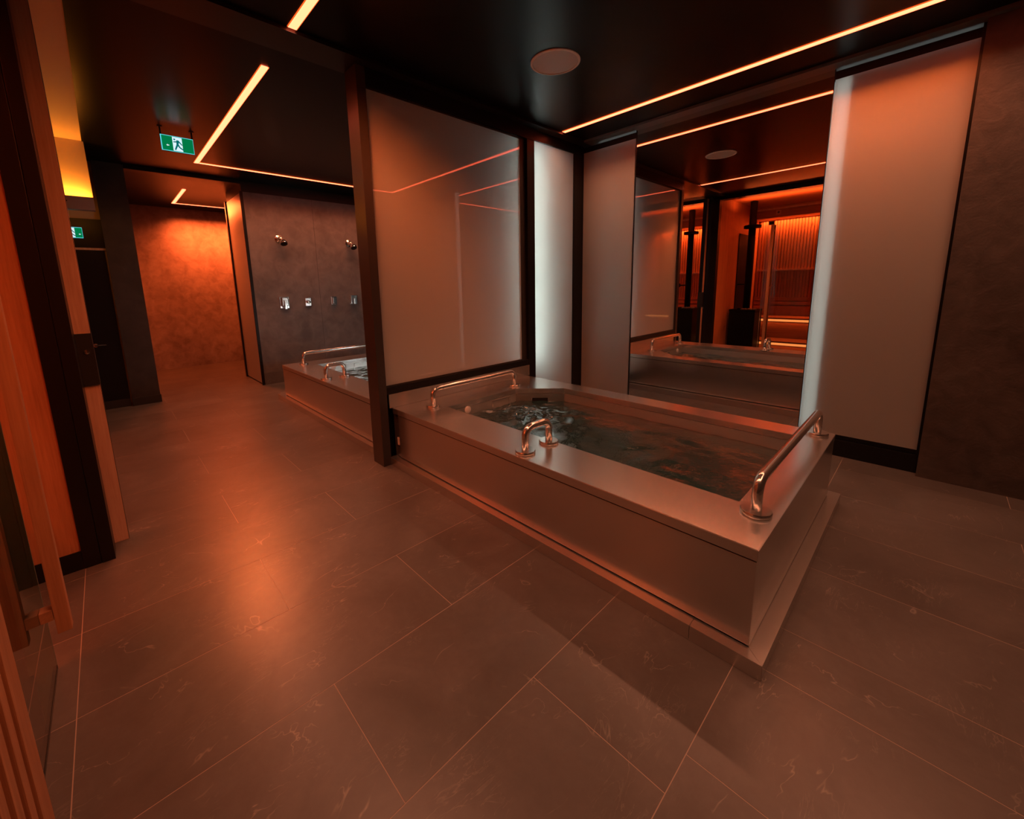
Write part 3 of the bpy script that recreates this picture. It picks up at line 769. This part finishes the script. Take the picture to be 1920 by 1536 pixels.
# ================================================================== SAUNA INTERIOR
def sauna(ox, tag_, wx0, wx1):
    Yb = -2.66
    # slat wall at the back (fine slats, one piece)
    n = int((wx1 - wx0) / .055)
    s = thing('slat_wall_lining', ((wx0 + wx1) / 2, Yb, 1.0), 'dark slat lining on the back wall of the ' + tag_, 'cladding')
    o = multibox('slats', [(wx0 + i * .055, wx0 + i * .055 + .04, Yb, Yb + .022, 1.02, 2.68) for i in range(n)], M_CEDAR, s); o['kind'] = 'stuff'
    box('rail', wx0, wx1, Yb, Yb + .05, 1.60, 1.635, M_PINE, s)
    f = thing('ceiling_cove', ((wx0 + wx1) / 2, Yb + .3, 2.70), 'timber cove above the back wall of the ' + tag_, 'cove')
    box('fascia', wx0, wx1, Yb + .50, Yb + .53, 2.68, 2.90, M_CEDARX, f)
    box('soffit_board', wx0, wx1, Yb + .12, Yb + .50, 2.68, 2.70, M_CEDARX, f)
    box('batten', wx0, wx1, Yb + .53, Yb + .56, 2.84, 2.87, M_PINE, f)
    area('cove_lamp', ((wx0 + wx1) / 2, Yb + .08, 2.69), wx1 - wx0 - .1, .05, 60, RED, (math.radians(0), 0, 0), math.radians(150), f)
    area('cove_uplamp', ((wx0 + wx1) / 2, -.95, 2.70), wx1 - wx0 - .3, .05, 24, RED, (math.pi, 0, 0), math.radians(170), f)
    # benches
    for (y0, y1, top, nm) in ((Yb, -1.98, .62, 'upper'), (-1.98, -1.38, .20, 'lower')):
        b = thing('sauna_bench', ((wx0 + wx1) / 2, (y0 + y1) / 2, 0), nm + ' glowing timber bench in the ' + tag_, 'bench')
        m = 5; wd = (y1 - y0) / m
        for i in range(m): box('board', wx0, wx1, y0 + i * wd + .004, y0 + (i + 1) * wd - .004, top - .03, top, M_CEDARX, b)
        box('front_board', wx0, wx1, y1 - .05, y1 - .03, .0, top - .03, M_CEDARX, b)
        box('light_strip', wx0, wx1, y1 - .028, y1 - .012, top - .075, top - .032, M_LEDR, b)
        area('bench_lamp', ((wx0 + wx1) / 2, y1 - .008, top - .05), wx1 - wx0 - .1, .03, 11, RED, (math.radians(-60), 0, 0), math.pi, b)
        if nm == 'upper':
            for zz in (.80, .90, .99): box('backrest_board', wx0, wx1, Yb + .03, Yb + .06, zz - .035, zz + .035, M_CEDARX, b)
    # stove and flue
    sx = ox
    st = thing('sauna_stove', (sx, -1.15, 0), 'black box stove with a flue in the ' + tag_, 'stove')
    box('body', sx - .23, sx + .23, -1.38, -.92, .03, .80, M_STOVE, st, .008)
    multibox('rim', [(sx - .235, sx + .235, -1.385, -1.36, .80, .84), (sx - .235, sx + .235, -.94, -.915, .80, .84), (sx - .235, sx - .21, -1.36, -.94, .80, .84), (sx + .21, sx + .235, -1.36, -.94, .80, .84)], M_STOVE, st)
    tube('flue', [(sx - .02, -1.25, .80), (sx - .02, -1.25, 2.92)], .062, M_STOVE, st, 20)
    lathe('flue_collar', [(.15, 0), (.15, .05), (.07, .07)], M_STOVE, (sx - .02, -1.25, 2.42), st, 24)
    for i in range(9):
        a = i * 2.4; rr = .05 + .012 * i
        q = lathe('stone', [(.0, -.03), (.03, -.02), (.042, 0), (.03, .022), (0, .03)], M_STONE, (sx + .05 + rr * math.cos(a), -1.10 + rr * .8 * math.sin(a), .83), st, 9)
    bx = thing('sauna_rail', (sx - .2, -1.5, 1.3), 'black bar beside the stove in the ' + tag_, 'rail')
    tube('bar', [(sx - .29, -1.42, 1.33), (sx - .06, -1.42, 1.33)], .014, M_STOVE, bx, 10)
    box('mount', sx - .30, sx - .285, -1.46, -1.38, 1.29, 1.37, M_STOVE, bx)
sauna(-2.62, 'main sauna reflected in the mirror', SX0 + .03, SX1 - .02)
sauna(-3.80, 'second sauna left in the mirror', -5.43, -3.18)
det = thing('sauna_sensor', (-2.42, -2.12, 2.78), 'small square white sensor on the sauna fascia, in the mirror', 'sensor')
box('plate', -2.47, -2.38, -2.13, -2.115, 2.735, 2.825, M_PINE, det, .004)
lathe('button', [(.02, 0), (.018, .008)], M_SKIRT, (-2.425, -2.115, 2.78), det, 16, 'y')
sh = thing('heat_shield', (-2.885, -2.0, 0), 'dark metal heat shield on the sauna side wall behind the stove', 'panel')
box('sheet', SX0 + .01, SX0 + .016, -2.4, -1.35, .1, 2.35, M_STOVE, sh)
box('spacer', SX0, SX0 + .01, -2.3, -2.25, .2, 2.2, M_STOVE, sh)

# ================================================================== LOBBY COVE
pl = thing('cove_pelmet', (-6.05, -.15, 2.25), 'grey pelmet with an amber glow above it at the far left', 'pelmet')
box('fascia', -6.02, -5.99, -.40, .062, 2.245, 2.372, M_GREYBAR, pl, .002)
box('shelf', -6.11, -6.02, -.40, .062, 2.25, 2.27, M_GREYBAR, pl)
box('recess', -5.99, -5.988, -.165, -.13, 2.315, 2.327, M_SLOT, pl)
area('cove_lamp', (-6.055, -.16, 2.366), .04, .42, 6.0, AMBER, (math.pi, 0, 0), math.radians(170), pl)
area('spill_fill_lamp', (-6.15, -.16, 2.33), .05, .42, .8, AMBER, (0, math.radians(50), 0), math.radians(170), pl)  # added lamp standing in for amber spill on the lobby wall
